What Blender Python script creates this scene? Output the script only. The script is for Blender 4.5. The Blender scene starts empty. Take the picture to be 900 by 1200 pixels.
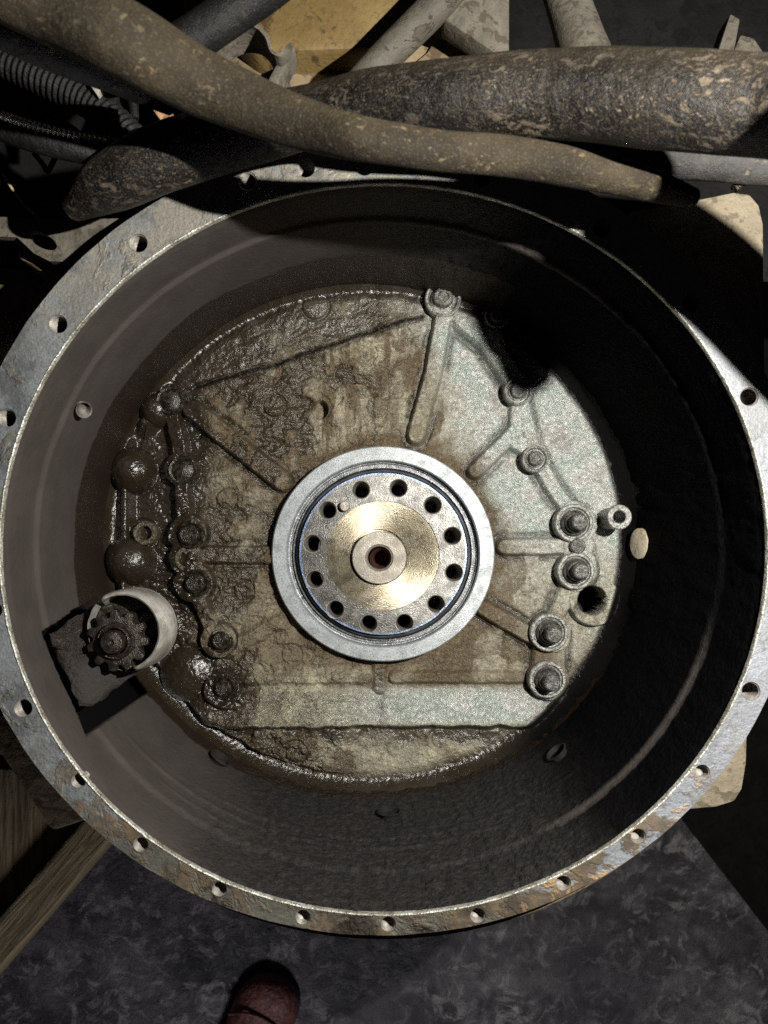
import bpy, bmesh, math, random
import numpy as np
from mathutils import Vector, Matrix
from mathutils.geometry import delaunay_2d_cdt
random.seed(7); rng = np.random.default_rng(7)
S = bpy.context.scene
COL = S.collection

# ------------------------------------------------------------------ camera, light, exposure
CAMH = 0.486                      # lens height above the flange face (z = 0)
FP, CX, CY = 900.0, 450.0, 648.0  # focal length and axis point in photograph pixels
cam_d = bpy.data.cameras.new("camera")
cam_d.sensor_fit = 'HORIZONTAL'; cam_d.sensor_width = 36; cam_d.lens = 36
cam_d.shift_y = 48 / 900.0
cam_d.clip_start = 0.01; cam_d.clip_end = 50
cam_d.dof.use_dof = True; cam_d.dof.focus_distance = 0.60; cam_d.dof.aperture_fstop = 15
cam = bpy.data.objects.new("camera", cam_d); COL.objects.link(cam)
cam.location = (0, 0, CAMH)
S.camera = cam

wd = bpy.data.worlds.new("World"); S.world = wd; wd.use_nodes = True
wd.node_tree.nodes["Background"].inputs[0].default_value = (0.8, 0.85, 1.0, 1)
wd.node_tree.nodes["Background"].inputs[1].default_value = 0.006

LP = Vector((0.250, 0.115, 0.45))
ld = bpy.data.lights.new("work_lamp", 'POINT')
ld.energy = 31; ld.color = (1.0, 0.965, 0.90); ld.shadow_soft_size = 0.004
lo = bpy.data.objects.new("work_lamp", ld); COL.objects.link(lo); lo.location = LP

# dim unseen fill light, added below the housing to brighten the floor
l2 = bpy.data.lights.new("floor_fill", 'POINT'); l2.energy = 10; l2.color = (.92, .9, 1.0); l2.shadow_soft_size = .08
lo2 = bpy.data.objects.new("floor_fill", l2); COL.objects.link(lo2); lo2.location = (-.12, -1.15, -.12)

S.view_settings.view_transform = 'Standard'; S.view_settings.look = 'None'
S.view_settings.exposure = 0.0; S.view_settings.gamma = 1.0
S.view_settings.use_curve_mapping = False
S.render.engine = 'CYCLES'
S.cycles.use_denoising = False
try:
    S.cycles.denoiser = 'OPENIMAGEDENOISE'; S.cycles.denoising_prefilter = 'ACCURATE'
except Exception: pass
S.cycles.max_bounces = 5; S.cycles.sample_clamp_indirect = 3.0

# ------------------------------------------------------------------ helpers
def W(px, py, z=0.0):
    d = (CAMH - z) / FP
    return Vector(((px - CX) * d, -(py - CY) * d, z))
def M(z):                 # metres per photograph pixel at height z
    return (CAMH - z) / FP

class NT:
    def __init__(s, name):
        m = bpy.data.materials.new(name); m.use_nodes = True
        s.m = m; s.t = m.node_tree; s.b = s.t.nodes["Principled BSDF"]
        s.co = s.n('ShaderNodeTexCoord').outputs['Object']
        s.pos = s.n('ShaderNodeNewGeometry').outputs['Position']
    def n(s, k, **kw):
        x = s.t.nodes.new(k)
        for a, v in kw.items(): setattr(x, a, v)
        return x
    def put(s, sock, v):
        if hasattr(v, 'is_output'): s.t.links.new(v, sock)
        else:
            if isinstance(v, (tuple, list)) and len(v) == 3 and len(sock.default_value) == 4: v = (*v, 1)
            sock.default_value = v
    def noise(s, scale, detail=4, rough=.55, dist=0, vec=None):
        x = s.n('ShaderNodeTexNoise'); s.put(x.inputs['Vector'], vec or s.pos)
        x.inputs['Scale'].default_value = scale; x.inputs['Detail'].default_value = detail
        x.inputs['Roughness'].default_value = rough; x.inputs['Distortion'].default_value = dist
        return x.outputs['Fac']
    def voro(s, scale, feature='DISTANCE_TO_EDGE', vec=None, out='Distance'):
        x = s.n('ShaderNodeTexVoronoi', feature=feature); s.put(x.inputs['Vector'], vec or s.pos)
        x.inputs['Scale'].default_value = scale
        return x.outputs[out]
    def warp(s, amt, scale, vec=None):
        x = s.n('ShaderNodeTexNoise'); s.put(x.inputs['Vector'], vec or s.pos)
        x.inputs['Scale'].default_value = scale; x.inputs['Detail'].default_value = 3
        a = s.n('ShaderNodeVectorMath', operation='SUBTRACT'); s.put(a.inputs[0], x.outputs['Color']); a.inputs[1].default_value = (.5,.5,.5)
        b = s.n('ShaderNodeVectorMath', operation='SCALE'); s.put(b.inputs[0], a.outputs[0]); b.inputs['Scale'].default_value = amt
        c = s.n('ShaderNodeVectorMath', operation='ADD'); s.put(c.inputs[0], vec or s.pos); s.put(c.inputs[1], b.outputs[0])
        return c.outputs[0]
    def mapr(s, v, a, b, c=0., d=1.):
        x = s.n('ShaderNodeMapRange'); x.clamp = True; x.interpolation_type = 'SMOOTHSTEP'
        s.put(x.inputs[0], v)
        for i, q in enumerate((a, b, c, d)): x.inputs[i+1].default_value = q
        return x.outputs[0]
    def math(s, op, a, b=0.):
        x = s.n('ShaderNodeMath', operation=op); s.put(x.inputs[0], a); s.put(x.inputs[1], b)
        return x.outputs[0]
    def mix(s, f, a, b):
        x = s.n('ShaderNodeMix', data_type='RGBA'); s.put(x.inputs[0], f); s.put(x.inputs[6], a); s.put(x.inputs[7], b)
        return x.outputs[2]
    def mixf(s, f, a, b):
        x = s.n('ShaderNodeMix', data_type='FLOAT'); s.put(x.inputs[0], f); s.put(x.inputs[2], a); s.put(x.inputs[3], b)
        return x.outputs[0]
    def attr(s, name, out='Fac'):
        return s.n('ShaderNodeAttribute', attribute_name=name).outputs[out]
    def bump(s, h, dist, strength=1., prev=None):
        x = s.n('ShaderNodeBump'); x.inputs['Distance'].default_value = dist; x.inputs['Strength'].default_value = strength
        s.put(x.inputs['Height'], h)
        if prev is not None: s.put(x.inputs['Normal'], prev)
        return x.outputs[0]
    def out(s, color, rough=.5, metal=0., normal=None, spec=None):
        s.put(s.b.inputs['Base Color'], color); s.put(s.b.inputs['Roughness'], rough); s.put(s.b.inputs['Metallic'], metal)
        if normal is not None: s.put(s.b.inputs['Normal'], normal)
        if spec is not None: s.put(s.b.inputs['Specular IOR Level'], spec)
        return s.m

def mesh_np(name, v, f, mat, parent=None, smooth=True, attrs=None):
    me = bpy.data.meshes.new(name)
    v = np.asarray(v, np.float32); f = np.asarray(f, np.int32)
    me.vertices.add(len(v)); me.vertices.foreach_set('co', v.ravel())
    k = f.shape[1]
    me.loops.add(f.size); me.loops.foreach_set('vertex_index', f.ravel())
    me.polygons.add(len(f)); me.polygons.foreach_set('loop_start', np.arange(0, f.size, k, dtype=np.int32))
    me.polygons.foreach_set('use_smooth', np.full(len(f), smooth))
    me.update(calc_edges=True)
    for an, (ty, arr) in (attrs or {}).items():
        a = me.attributes.new(an, ty, 'POINT')
        a.data.foreach_set('value' if ty == 'FLOAT' else 'color', np.asarray(arr, np.float32).ravel())
    me.materials.append(mat)
    return link(name, me, parent)
def link(name, me, parent=None, loc=None):
    o = bpy.data.objects.new(name, me); COL.objects.link(o)
    if parent is not None: o.parent = parent
    if loc is not None: o.location = loc
    return o
def pymesh(name, v, f, mat, parent=None, smooth=False, bevel=0, angle=35):
    me = bpy.data.meshes.new(name); me.from_pydata([tuple(x) for x in v], [], f); me.update()
    bm = bmesh.new(); bm.from_mesh(me); bmesh.ops.recalc_face_normals(bm, faces=bm.faces)
    if bevel: bmesh.ops.bevel(bm, geom=[e for e in bm.edges if e.calc_face_angle(0) > .5], offset=bevel, segments=2, profile=.5, affect='EDGES')
    bm.to_mesh(me); bm.free()
    if smooth:
        me.polygons.foreach_set('use_smooth', [True]*len(me.polygons))
        me.set_sharp_from_angle(angle=math.radians(angle))
    me.materials.append(mat)
    return link(name, me, parent)
def thing(name, label, cat, loc=(0,0,0), group=None):
    o = bpy.data.objects.new(name, None); COL.objects.link(o); o.location = loc; o.empty_display_size = .02
    return tag(o, label, cat, group)
def tag(o, label, cat, group=None):
    o['label'] = label; o['category'] = cat
    if group: o['group'] = group
    return o
def lathe_mesh(name, prof, mat, n=64, sy=1., smooth=True, angle=30, jitter=0.):
    """prof: list of (r, z); closed around z"""
    v = []; f = []
    for i in range(n):
        a = 2*math.pi*i/n; c, s_ = math.cos(a), math.sin(a)
        for r, z in prof:
            q = 1 + (random.uniform(-jitter, jitter) if jitter else 0)
            v.append((r*c*q, r*s_*sy*q, z))
    m = len(prof)
    for i in range(n):
        j = (i+1) % n
        for k in range(m-1):
            if prof[k][0] < 1e-9: f.append((i*m+k, j*m+k+1, i*m+k+1)[::-1] if False else (i*m+k, i*m+k+1, j*m+k+1))
            elif prof[k+1][0] < 1e-9: f.append((i*m+k, i*m+k+1, j*m+k))
            else: f.append((i*m+k, i*m+k+1, j*m+k+1, j*m+k))
    me = bpy.data.meshes.new(name); me.from_pydata(v, [], f); me.update()
    bm = bmesh.new(); bm.from_mesh(me); bmesh.ops.remove_doubles(bm, verts=bm.verts, dist=1e-7)
    bmesh.ops.recalc_face_normals(bm, faces=bm.faces); bm.to_mesh(me); bm.free()
    if smooth:
        me.polygons.foreach_set('use_smooth', [True]*len(me.polygons)); me.set_sharp_from_angle(angle=math.radians(angle))
    me.materials.append(mat)
    return me
def lathe(name, prof, mat, parent=None, loc=None, **k):
    return link(name, lathe_mesh(name, prof, mat, **k), parent, loc)
def catmull(P, n):
    P = [np.array(p, float) for p in P]; P = [2*P[0]-P[1]] + P + [2*P[-1]-P[-2]]
    out = []
    for i in range(1, len(P)-2):
        for k in range(n):
            t = k/n; a, b, c, d = P[i-1:i+3]
            out.append(.5*((2*b)+(c-a)*t+(2*a-5*b+4*c-d)*t*t+(3*b-a-3*c+d)*t**3))
    out.append(P[-2]); return np.array(out)
def tube_pts(pts):        # (px, py, z, r_px) -> (x, y, z, r)
    return [(*W(x, y, z), r*M(z)) for x, y, z, r in pts]
def tube(name, P, mat, parent=None, nseg=12, ns=32, ripple=None, lump=0., caps=True):
    """P: (x,y,z,r)"""
    C = catmull(P, nseg); pos = C[:, :3]; rad = C[:, 3]
    T = np.gradient(pos, axis=0); T /= np.linalg.norm(T, axis=1)[:, None]
    up = np.array([0, 0, 1.]); up = up if abs(T[0] @ up) < .9 else np.array([1., 0, 0])
    N = np.cross(T[0], up); N /= np.linalg.norm(N); Ns = []
    for t in T:
        N = N - t*(N@t); N /= np.linalg.norm(N); Ns.append(N)
    Ns = np.array(Ns); B = np.cross(T, Ns)
    L = np.r_[0, np.cumsum(np.linalg.norm(np.diff(pos, axis=0), axis=1))]
    v = []; a = np.linspace(0, 2*np.pi, ns, endpoint=False)
    ph = rng.uniform(0, 6, 6)
    for i in range(len(pos)):
        r = rad[i]
        if ripple: r = r*(1 + ripple[1]*math.sin(2*math.pi*L[i]/ripple[0]))
        lu = 1 + lump*(np.sin(a*2+ph[0]+L[i]*60)+np.sin(a*3+ph[1]-L[i]*95)+np.sin(a+ph[2]+L[i]*150))
        v.append(pos[i] + (np.cos(a)*r*lu)[:, None]*Ns[i] + (np.sin(a)*r*lu)[:, None]*B[i])
    v = np.concatenate(v); m = len(pos)
    f = [(i*ns+k, i*ns+(k+1) % ns, (i+1)*ns+(k+1) % ns, (i+1)*ns+k) for i in range(m-1) for k in range(ns)]
    v = [tuple(x) for x in v]
    if caps:
        v += [tuple(pos[0]), tuple(pos[-1])]
        f += [(m*ns, (k+1) % ns, k) for k in range(ns)] + [(m*ns+1, (m-1)*ns+k, (m-1)*ns+(k+1) % ns) for k in range(ns)]
    me = bpy.data.meshes.new(name); me.from_pydata(v, [], f); me.update()
    me.polygons.foreach_set('use_smooth', [True]*len(me.polygons)); me.set_sharp_from_angle(angle=math.radians(60))
    me.materials.append(mat)
    return link(name, me, parent)
def prism(name, outline, z0, z1, mat, parent=None, bevel=.0015, zf=None, smooth=True):
    """outline in photo px projected at z1 (its top face), extruded down to z0"""
    top = [W(x, y, z1) for x, y in outline]
    if zf: top = [Vector((p.x, p.y, z1+zf(p.x, p.y))) for p in top]
    n = len(top); v = top + [Vector((p.x, p.y, z0)) for p in top]
    f = [tuple(range(n)), tuple(range(2*n-1, n-1, -1))] + [(i, i+n, (i+1) % n+n, (i+1) % n) for i in range(n)]
    return pymesh(name, v, f, mat, parent, smooth=smooth, bevel=bevel)

def vnoise(x, y, scale, seed=0, octaves=4):
    out = np.zeros_like(x, dtype=float); amp = 1; tot = 0
    for o in range(octaves):
        g = np.random.default_rng(seed*31+o).random((64, 64))
        u = x*scale*2**o + 17.3*o; w = y*scale*2**o + 5.1*o
        iu = np.floor(u).astype(int); iw = np.floor(w).astype(int); fu = u-iu; fw = w-iw
        fu = fu*fu*(3-2*fu); fw = fw*fw*(3-2*fw)
        a = g[iu % 64, iw % 64]; b = g[(iu+1) % 64, iw % 64]; c = g[iu % 64, (iw+1) % 64]; d = g[(iu+1) % 64, (iw+1) % 64]
        out += amp*((a*(1-fu)+b*fu)*(1-fw)+(c*(1-fu)+d*fu)*fw); tot += amp; amp *= .5
    return out/tot
def sst(x, a, b):
    t = np.clip((x-a)/(b-a), 0, 1); return t*t*(3-2*t)

# ------------------------------------------------------------------ materials
def m_plate():
    t = NT("oily_cast_aluminium")
    oil = t.attr('oil'); mud = t.attr('mud'); grain = t.attr('grain')
    col = t.attr('tint', 'Color')
    # crusted dirt: scalloped flakes with dark edges
    wv = t.warp(.012, 90); wv2 = t.warp(.004, 420, wv)
    cr = t.voro(105, vec=wv2); crack = t.mapr(cr, .0, .07, 1, 0)
    cellc = t.voro(105, 'F1', wv2, 'Color')
    sep = t.n('ShaderNodeSeparateColor'); t.put(sep.inputs[0], cellc)
    flake = sep.outputs[0]
    patch = t.mapr(t.noise(28, 3), .42, .58)
    ck = t.math('MULTIPLY', t.math('MULTIPLY', crack, mud), patch)
    speck = t.noise(1500, 2, .6); speck2 = t.noise(420, 4, .6)
    c1 = t.mix(t.math('MULTIPLY', mud, t.mapr(flake, 0, 1, .0, .45)), col, (.17, .13, .075))
    c1 = t.mix(t.mapr(speck2, .38, .62, .25, 0), c1, (.06, .05, .035))
    c1 = t.mix(t.math('MULTIPLY', t.mapr(speck, .44, .56, .4, 0), grain), c1, (.03, .03, .026))
    c1 = t.mix(t.math('MULTIPLY', ck, .4), c1, (.02, .015, .009))
    c1 = t.mix(t.math('MULTIPLY', oil, .96), c1, (.016, .0115, .007))
    c1 = t.mix(t.attr('grime_shade'), c1, (.005, .005, .005))
    h = t.noise(950, 3, .6)
    dry = t.mixf(oil, 1., .22)
    nb = t.bump(t.math('MULTIPLY', h, dry), .0009, 1.)
    nb = t.bump(t.math('MULTIPLY', t.noise(230, 5, .65, .6), t.mixf(oil, 1., .14)), .0042, .8, nb)
    spk = t.math('MULTIPLY', t.mapr(t.noise(520, 3, .6), .63, .75), t.mapr(t.noise(55, 3), .42, .6))
    nb = t.bump(t.math('MULTIPLY', spk, oil), .0015, 1., nb)
    nb = t.bump(t.math('MULTIPLY', t.mapr(cr, 0, .12, 0, 1), t.math('MULTIPLY', mud, patch)), .0006, .5, nb)
    ro = t.mixf(oil, t.mixf(grain, .42, .34), .23)
    return t.out(c1, ro, t.mixf(oil, t.mixf(grain, .25, .45), .0), nb, t.mixf(t.attr('grime_shade'), .7, .05))
def m_wall():
    t = NT("housing_wall_coating")
    oil = t.attr('oil'); soot_shade = t.attr('soot_shade'); wall_shade = t.attr('wall_shade')
    n1 = t.noise(35, 4); n2 = t.noise(700, 3)
    c = t.mix(t.mapr(n1, .35, .65), (.045, .0375, .0335), (.057, .048, .043))
    c = t.mix(t.mapr(n2, .3, .7, 0, .25), c, (.05, .043, .037))
    c = t.mix(soot_shade, c, t.mix(t.mapr(t.noise(190, 4), .35, .7), (.011, .010, .0105), (.029, .0265, .0245)))
    c = t.mix(t.math('MULTIPLY', wall_shade, .97), c, (.003, .003, .0035))
    c = t.mix(oil, c, (.021, .0145, .010))
    v = t.warp(.006, 160)
    chunk = t.noise(230, 5, .62, .3, v)
    nb = t.bump(t.noise(1500, 2), .0004, .5)
    nb = t.bump(t.math('MULTIPLY', chunk, t.mixf(soot_shade, .12, 1.)), .006, .8, nb)
    ro = t.mixf(oil, t.mixf(soot_shade, .8, .68), .42)
    return t.out(c, ro, 0., nb, t.mixf(wall_shade, .3, .02))
def m_flange():
    t = NT("weathered_flange_paint")
    sp = t.n('ShaderNodeSeparateXYZ'); t.put(sp.inputs[0], t.pos)
    x, y = sp.outputs[0], sp.outputs[1]
    base = t.mix(t.mapr(t.noise(40, 5, .6), .38, .62), (.095, .105, .113), (.20, .22, .232))
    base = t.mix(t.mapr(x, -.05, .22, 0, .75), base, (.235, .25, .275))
    dark = t.mapr(t.noise(26, 6, .62, .6), .53, .57, 0, .9)
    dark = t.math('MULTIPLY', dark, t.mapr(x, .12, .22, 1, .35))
    base = t.mix(dark, base, t.mix(t.mapr(t.noise(90, 3), .4, .6), (.085, .085, .075), (.15, .145, .12)))
    low = t.mapr(y, -.10, -.19)
    lowl = t.math('MULTIPLY', t.mapr(y, -.13, -.21), t.mapr(x, .16, .05))
    base = t.mix(t.math('MULTIPLY', lowl, .8), base, (.085, .08, .055))
    rust = t.math('MULTIPLY', t.mapr(t.noise(38, 6, .65, .5), .46, .54), t.math('ADD', t.math('MULTIPLY', low, .9), .12))
    base = t.mix(rust, base, t.mix(t.mapr(t.noise(120, 4), .4, .6), (.12, .085, .05), (.07, .058, .042)))
    och = t.math('MULTIPLY', t.mapr(t.noise(60, 5, .6, .4), .57, .63), t.math('MULTIPLY', low, t.mapr(x, -.02, .12, .15, 1)))
    base = t.mix(och, base, (.34, .23, .12))
    blk = t.math('MULTIPLY', t.mapr(t.noise(24, 5, .6, .3), .50, .60), t.math('MULTIPLY', t.mapr(y, -.17, -.225), t.mapr(x, .16, .02)))
    base = t.mix(blk, base, (.025, .018, .012))
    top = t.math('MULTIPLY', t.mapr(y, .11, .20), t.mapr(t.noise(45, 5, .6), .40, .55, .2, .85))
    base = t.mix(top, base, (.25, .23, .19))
    base = t.mix(t.mapr(t.noise(700, 3), .35, .5, .4, 0), base, (.06, .055, .05))
    nb = t.bump(t.noise(320, 5, .6), .0016, .6)
    nb = t.bump(t.math('ADD', t.math('ADD', dark, rust), och), .0012, .6, nb)
    return t.out(base, t.mixf(rust, .48, .75), .12, nb)
def m_metal(name, c1, c2, rough=.38, metal=.75, s1=60, bump=.0004, bs=900, speck=None, sp_amt=.5):
    t = NT(name)
    c = t.mix(t.mapr(t.noise(s1, 5, .6), .35, .65), c1, c2)
    if speck: c = t.mix(t.mapr(t.noise(650, 4, .6), .50, .60, 0, sp_amt), c, speck)
    r = t.mapr(t.noise(130, 4), .3, .7, rough*.75, min(1, rough*1.35))
    return t.out(c, r, metal, t.bump(t.noise(bs, 3, .6), bump, .7))
def m_rubber(name, c1, c2, mudc, lo=.56, hi=.6, s=75, rough=.6, amt=.9, dust=0.):
    t = NT(name)
    c = t.mix(t.mapr(t.noise(30, 5, .6), .38, .62), c1, c2)
    v = t.warp(.01, 70)
    sc = t.n('ShaderNodeVectorMath', operation='MULTIPLY'); t.put(sc.inputs[0], v); sc.inputs[1].default_value = (.45, 1, 1)
    md = t.math('MULTIPLY', t.mapr(t.noise(s, 6, .62, .8, sc.outputs[0]), lo, hi, 0, amt), t.mapr(t.noise(24, 4, .6), .40, .60, .15, 1))
    c = t.mix(md, c, mudc)
    fleck = t.mapr(t.noise(s*3.2, 3, .6, .3, sc.outputs[0]), .60, .66, 0, .75)
    c = t.mix(t.math('MULTIPLY', fleck, t.mapr(t.noise(45, 3), .40, .58)), c, tuple(min(1, x*1.7) for x in mudc))
    c = t.mix(t.mapr(t.noise(17, 4, .6), .45, .62, 0, .55), c, tuple(x*.55 for x in c1))
    c = t.mix(t.mapr(t.noise(900, 2), .52, .68, 0, .35), c, mudc)
    if dust:
        sp = t.n('ShaderNodeSeparateXYZ'); t.put(sp.inputs[0], t.n('ShaderNodeNewGeometry').outputs['Normal'])
        c = t.mix(t.math('MULTIPLY', t.mapr(sp.outputs[1], -.1, .9), dust), c, mudc)
    nb = t.bump(t.noise(900, 4, .65), .0008, .7)
    nb = t.bump(t.noise(110, 4, .6), .003, .6, nb)
    nb = t.bump(md, .0012, .9, nb)
    return t.out(c, t.mixf(md, rough, .9), 0., nb, .28)
def m_dirty(name, c1, c2, c3, s=45, rough=.8, bump=.0015, thr=.52):
    t = NT(name)
    c = t.mix(t.mapr(t.noise(s, 6, .62), .35, .65), c1, c2)
    c = t.mix(t.mapr(t.noise(s*2.3, 5, .65, .6), thr, thr+.08, 0, .85), c, c3)
    c = t.mix(t.mapr(t.noise(s*14, 3), .3, .5, .4, 0), c, c3)
    return t.out(c, rough, 0., t.bump(t.noise(s*6, 5, .62), bump, .8), .3)

PLATE, WALL, FLANGE = m_plate(), m_wall(), m_flange()
OILBLK = NT("wet_black_oil"); OILBLK = OILBLK.out(OILBLK.mix(OILBLK.mapr(OILBLK.noise(300, 4), .4, .65), (.012, .010, .007), (.055, .048, .036)), .24, .25, OILBLK.bump(OILBLK.noise(750, 3, .6), .0007, .9))
RINGM = m_metal("machined_aluminium_ring", (.30, .325, .335), (.40, .43, .44), .42, .4, 90, .0003, 1200, (.15, .15, .14), .55)
SEALM = m_metal("dark_seal_steel", (.10, .105, .11), (.19, .195, .20), .34, .6, 120)
BLUEM = m_metal("blue_reflection", (.15, .21, .36), (.26, .32, .45), .3, .5, 70)  # blue reflection put into the base colour
CRKM = m_metal("worn_flange_steel", (.13, .128, .12), (.25, .245, .23), .36, .7, 110, .0004, 900, (.10, .09, .07), .6)
BRASS = m_metal("oil_tinted_steel", (.30, .265, .19), (.40, .365, .28), .38, .85, 60, .0002, 900, (.24, .19, .10), .6)
HUBM = m_metal("pilot_hub_steel", (.27, .25, .21), (.36, .34, .29), .45, .45, 80, .0003, 900, (.17, .11, .07), .35)
BOREM = m_metal("rusty_bore_steel", (.12, .05, .035), (.20, .10, .07), .3, .5, 150)
STUDM = m_metal("grimy_stud_steel", (.09, .088, .08), (.22, .22, .20), .36, .45, 200, .0014, 900, (.022, .019, .015), .8)
WASHM = m_metal("washer_steel", (.20, .20, .18), (.42, .42, .39), .38, .4, 200, .0012, 900, (.035, .03, .024), .75)
THREADM = m_metal("threaded_cast_iron", (.15, .14, .12), (.28, .26, .23), .5, .3, 200)
LIPM = m_metal("worn_bright_lip", (.28, .27, .22), (.62, .62, .56), .4, .45, 55, .0012, 500, (.10, .09, .07), .75)
CHROME = m_metal("polished_pinion_nose", (.36, .345, .31), (.70, .68, .63), .27, .5, 60, .0006, 120)
PINM = m_metal("oily_pinion_steel", (.020, .016, .013), (.055, .045, .038), .26, .5, 260, .001)
HOSE_A = m_rubber("muddy_black_hose", (.005, .0047, .0044), (.013, .0112, .009), (.105, .084, .058), .53, .60, 210, .45, .75, .35)
HOSE_B = m_rubber("dusty_brown_hose", (.016, .012, .0065), (.034, .0255, .014), (.095, .074, .043), .57, .68, 120, .8, .5, .25)
HOSE_G = m_rubber("dusty_grey_pipe", (.05, .05, .05), (.085, .083, .078), (.14, .12, .09), .55, .62, 70, .6, .6)
CABLE = m_rubber("dull_black_conduit", (.006, .006, .0062), (.012, .0115, .011), (.03, .026, .02), .60, .7, 90, .55, .4)
PAINT = m_dirty("tan_engine_paint", (.20, .15, .085), (.26, .20, .12), (.10, .07, .04), 30, .65, .0012)
OCHRE = m_dirty("ochre_engine_paint", (.15, .098, .034), (.20, .14, .055), (.06, .04, .02), 25, .55, .0012, .55)
TANM = m_dirty("dusty_tan_panel", (.19, .16, .112), (.25, .21, .15), (.11, .09, .06), 40, .85, .002)
GREYM = m_dirty("dusty_grey_bracket", (.10, .09, .072), (.15, .135, .105), (.06, .05, .038), 60, .8, .001)
WOOD = NT("rough_timber")
_v = WOOD.n('ShaderNodeVectorMath', operation='MULTIPLY'); WOOD.put(_v.inputs[0], WOOD.co); _v.inputs[1].default_value = (1, .06, 1)
_g = WOOD.noise(160, 5, .6, 1.0, _v.outputs[0])
WOOD = WOOD.out(WOOD.mix(WOOD.mapr(_g, .35, .65), (.15, .11, .055), (.36, .29, .16)), .85, 0., WOOD.bump(_g, .004, .9))
CONC = NT("stained_concrete")
_w = CONC.warp(.06, 9); _n = CONC.noise(11, 8, .68, .7, _w)
_c = CONC.mix(CONC.mapr(_n, .36, .66), (.042, .040, .043), (.17, .162, .165))
_c = CONC.mix(CONC.mapr(CONC.noise(26, 9, .72, 1.2), .50, .62, 0, .85), _c, (.34, .325, .315))
_c = CONC.mix(CONC.mapr(CONC.noise(4.2, 6, .65), .44, .62, 0, .7), _c, (.045, .043, .049))
CONC = CONC.out(_c, .8, 0., CONC.bump(CONC.noise(38, 9, .7, .8), .03, .9))
DARKM = m_dirty("plain_black", (.008, .008, .008), (.016, .015, .014), (.005, .005, .005), 30, .8)  # also stands in for shade inside holes
COPPER = m_dirty("dull_copper_strap", (.42, .24, .13), (.5, .30, .17), (.2, .12, .07), 90, .6)
YELLOW = m_dirty("straw_twig", (.42, .33, .15), (.5, .4, .2), (.25, .18, .08), 90, .7)
LEATHER = NT("dark_red_leather")
LEATHER = LEATHER.out(LEATHER.mix(LEATHER.mapr(LEATHER.noise(60, 5), .35, .65), (.09, .028, .022), (.15, .052, .040)), .55, 0., LEATHER.bump(LEATHER.noise(85, 4, .6, .8), .006, .8))

for _m, _a in ((BRASS, .85), (CRKM, .6), (HUBM, .3)):
    _nt = _m.node_tree; _b = _nt.nodes["Principled BSDF"]; _t = _nt.nodes.new('ShaderNodeTangent'); _t.direction_type = 'RADIAL'; _t.axis = 'Z'
    _nt.links.new(_t.outputs[0], _b.inputs['Tangent']); _b.inputs['Anisotropic'].default_value = _a
# ------------------------------------------------------------------ setting: floor
FZ = -0.80
floor_out = [(-900, 2400), (-900, 700), (640, 700), (800, 962), (905, 1098), (1250, 1550), (1700, 2400)]
_p = [W(x, y, FZ) for x, y in floor_out]
fl = pymesh("floor", _p + [Vector((p.x, p.y, FZ-.12)) for p in _p],
            [tuple(range(7)), tuple(range(13, 6, -1))] + [(i, i+7, (i+1) % 7+7, (i+1) % 7) for i in range(7)], CONC)
fl['kind'] = 'structure'
gr = pymesh("ground", [(-5, -5, FZ-.35), (5, -5, FZ-.35), (5, 5, FZ-.35), (-5, 5, FZ-.35)], [(0, 1, 2, 3)], DARKM); gr['kind'] = 'structure'

# ------------------------------------------------------------------ the bell housing
H = thing("clutch_housing", "big round cast clutch housing with oily back plate and drilled grey flange, filling the photo", "clutch housing", (0, 0, -.24))
def under(o):
    o.matrix_parent_inverse = Matrix.Translation((0, 0, .24)); return o
PZ = -0.200
AS = 0.957
def radpx(x, y, cx=433., cy=630.): return np.hypot(x-cx, (y-cy)/AS)

def seg(X, Y, a, b):
    ax, ay = a; bx, by = b; dx, dy = bx-ax, by-ay; L = dx*dx+dy*dy
    t = np.clip(((X-ax)*dx+(Y-ay)*dy)/L, 0, 1)
    return np.hypot(X-(ax+t*dx), Y-(ay+t*dy))
def poly(X, Y, pts):
    d = seg(X, Y, pts[0], pts[1])
    for a, b in zip(pts[1:-1], pts[2:]): d = np.minimum(d, seg(X, Y, a, b))
    return d

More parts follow.
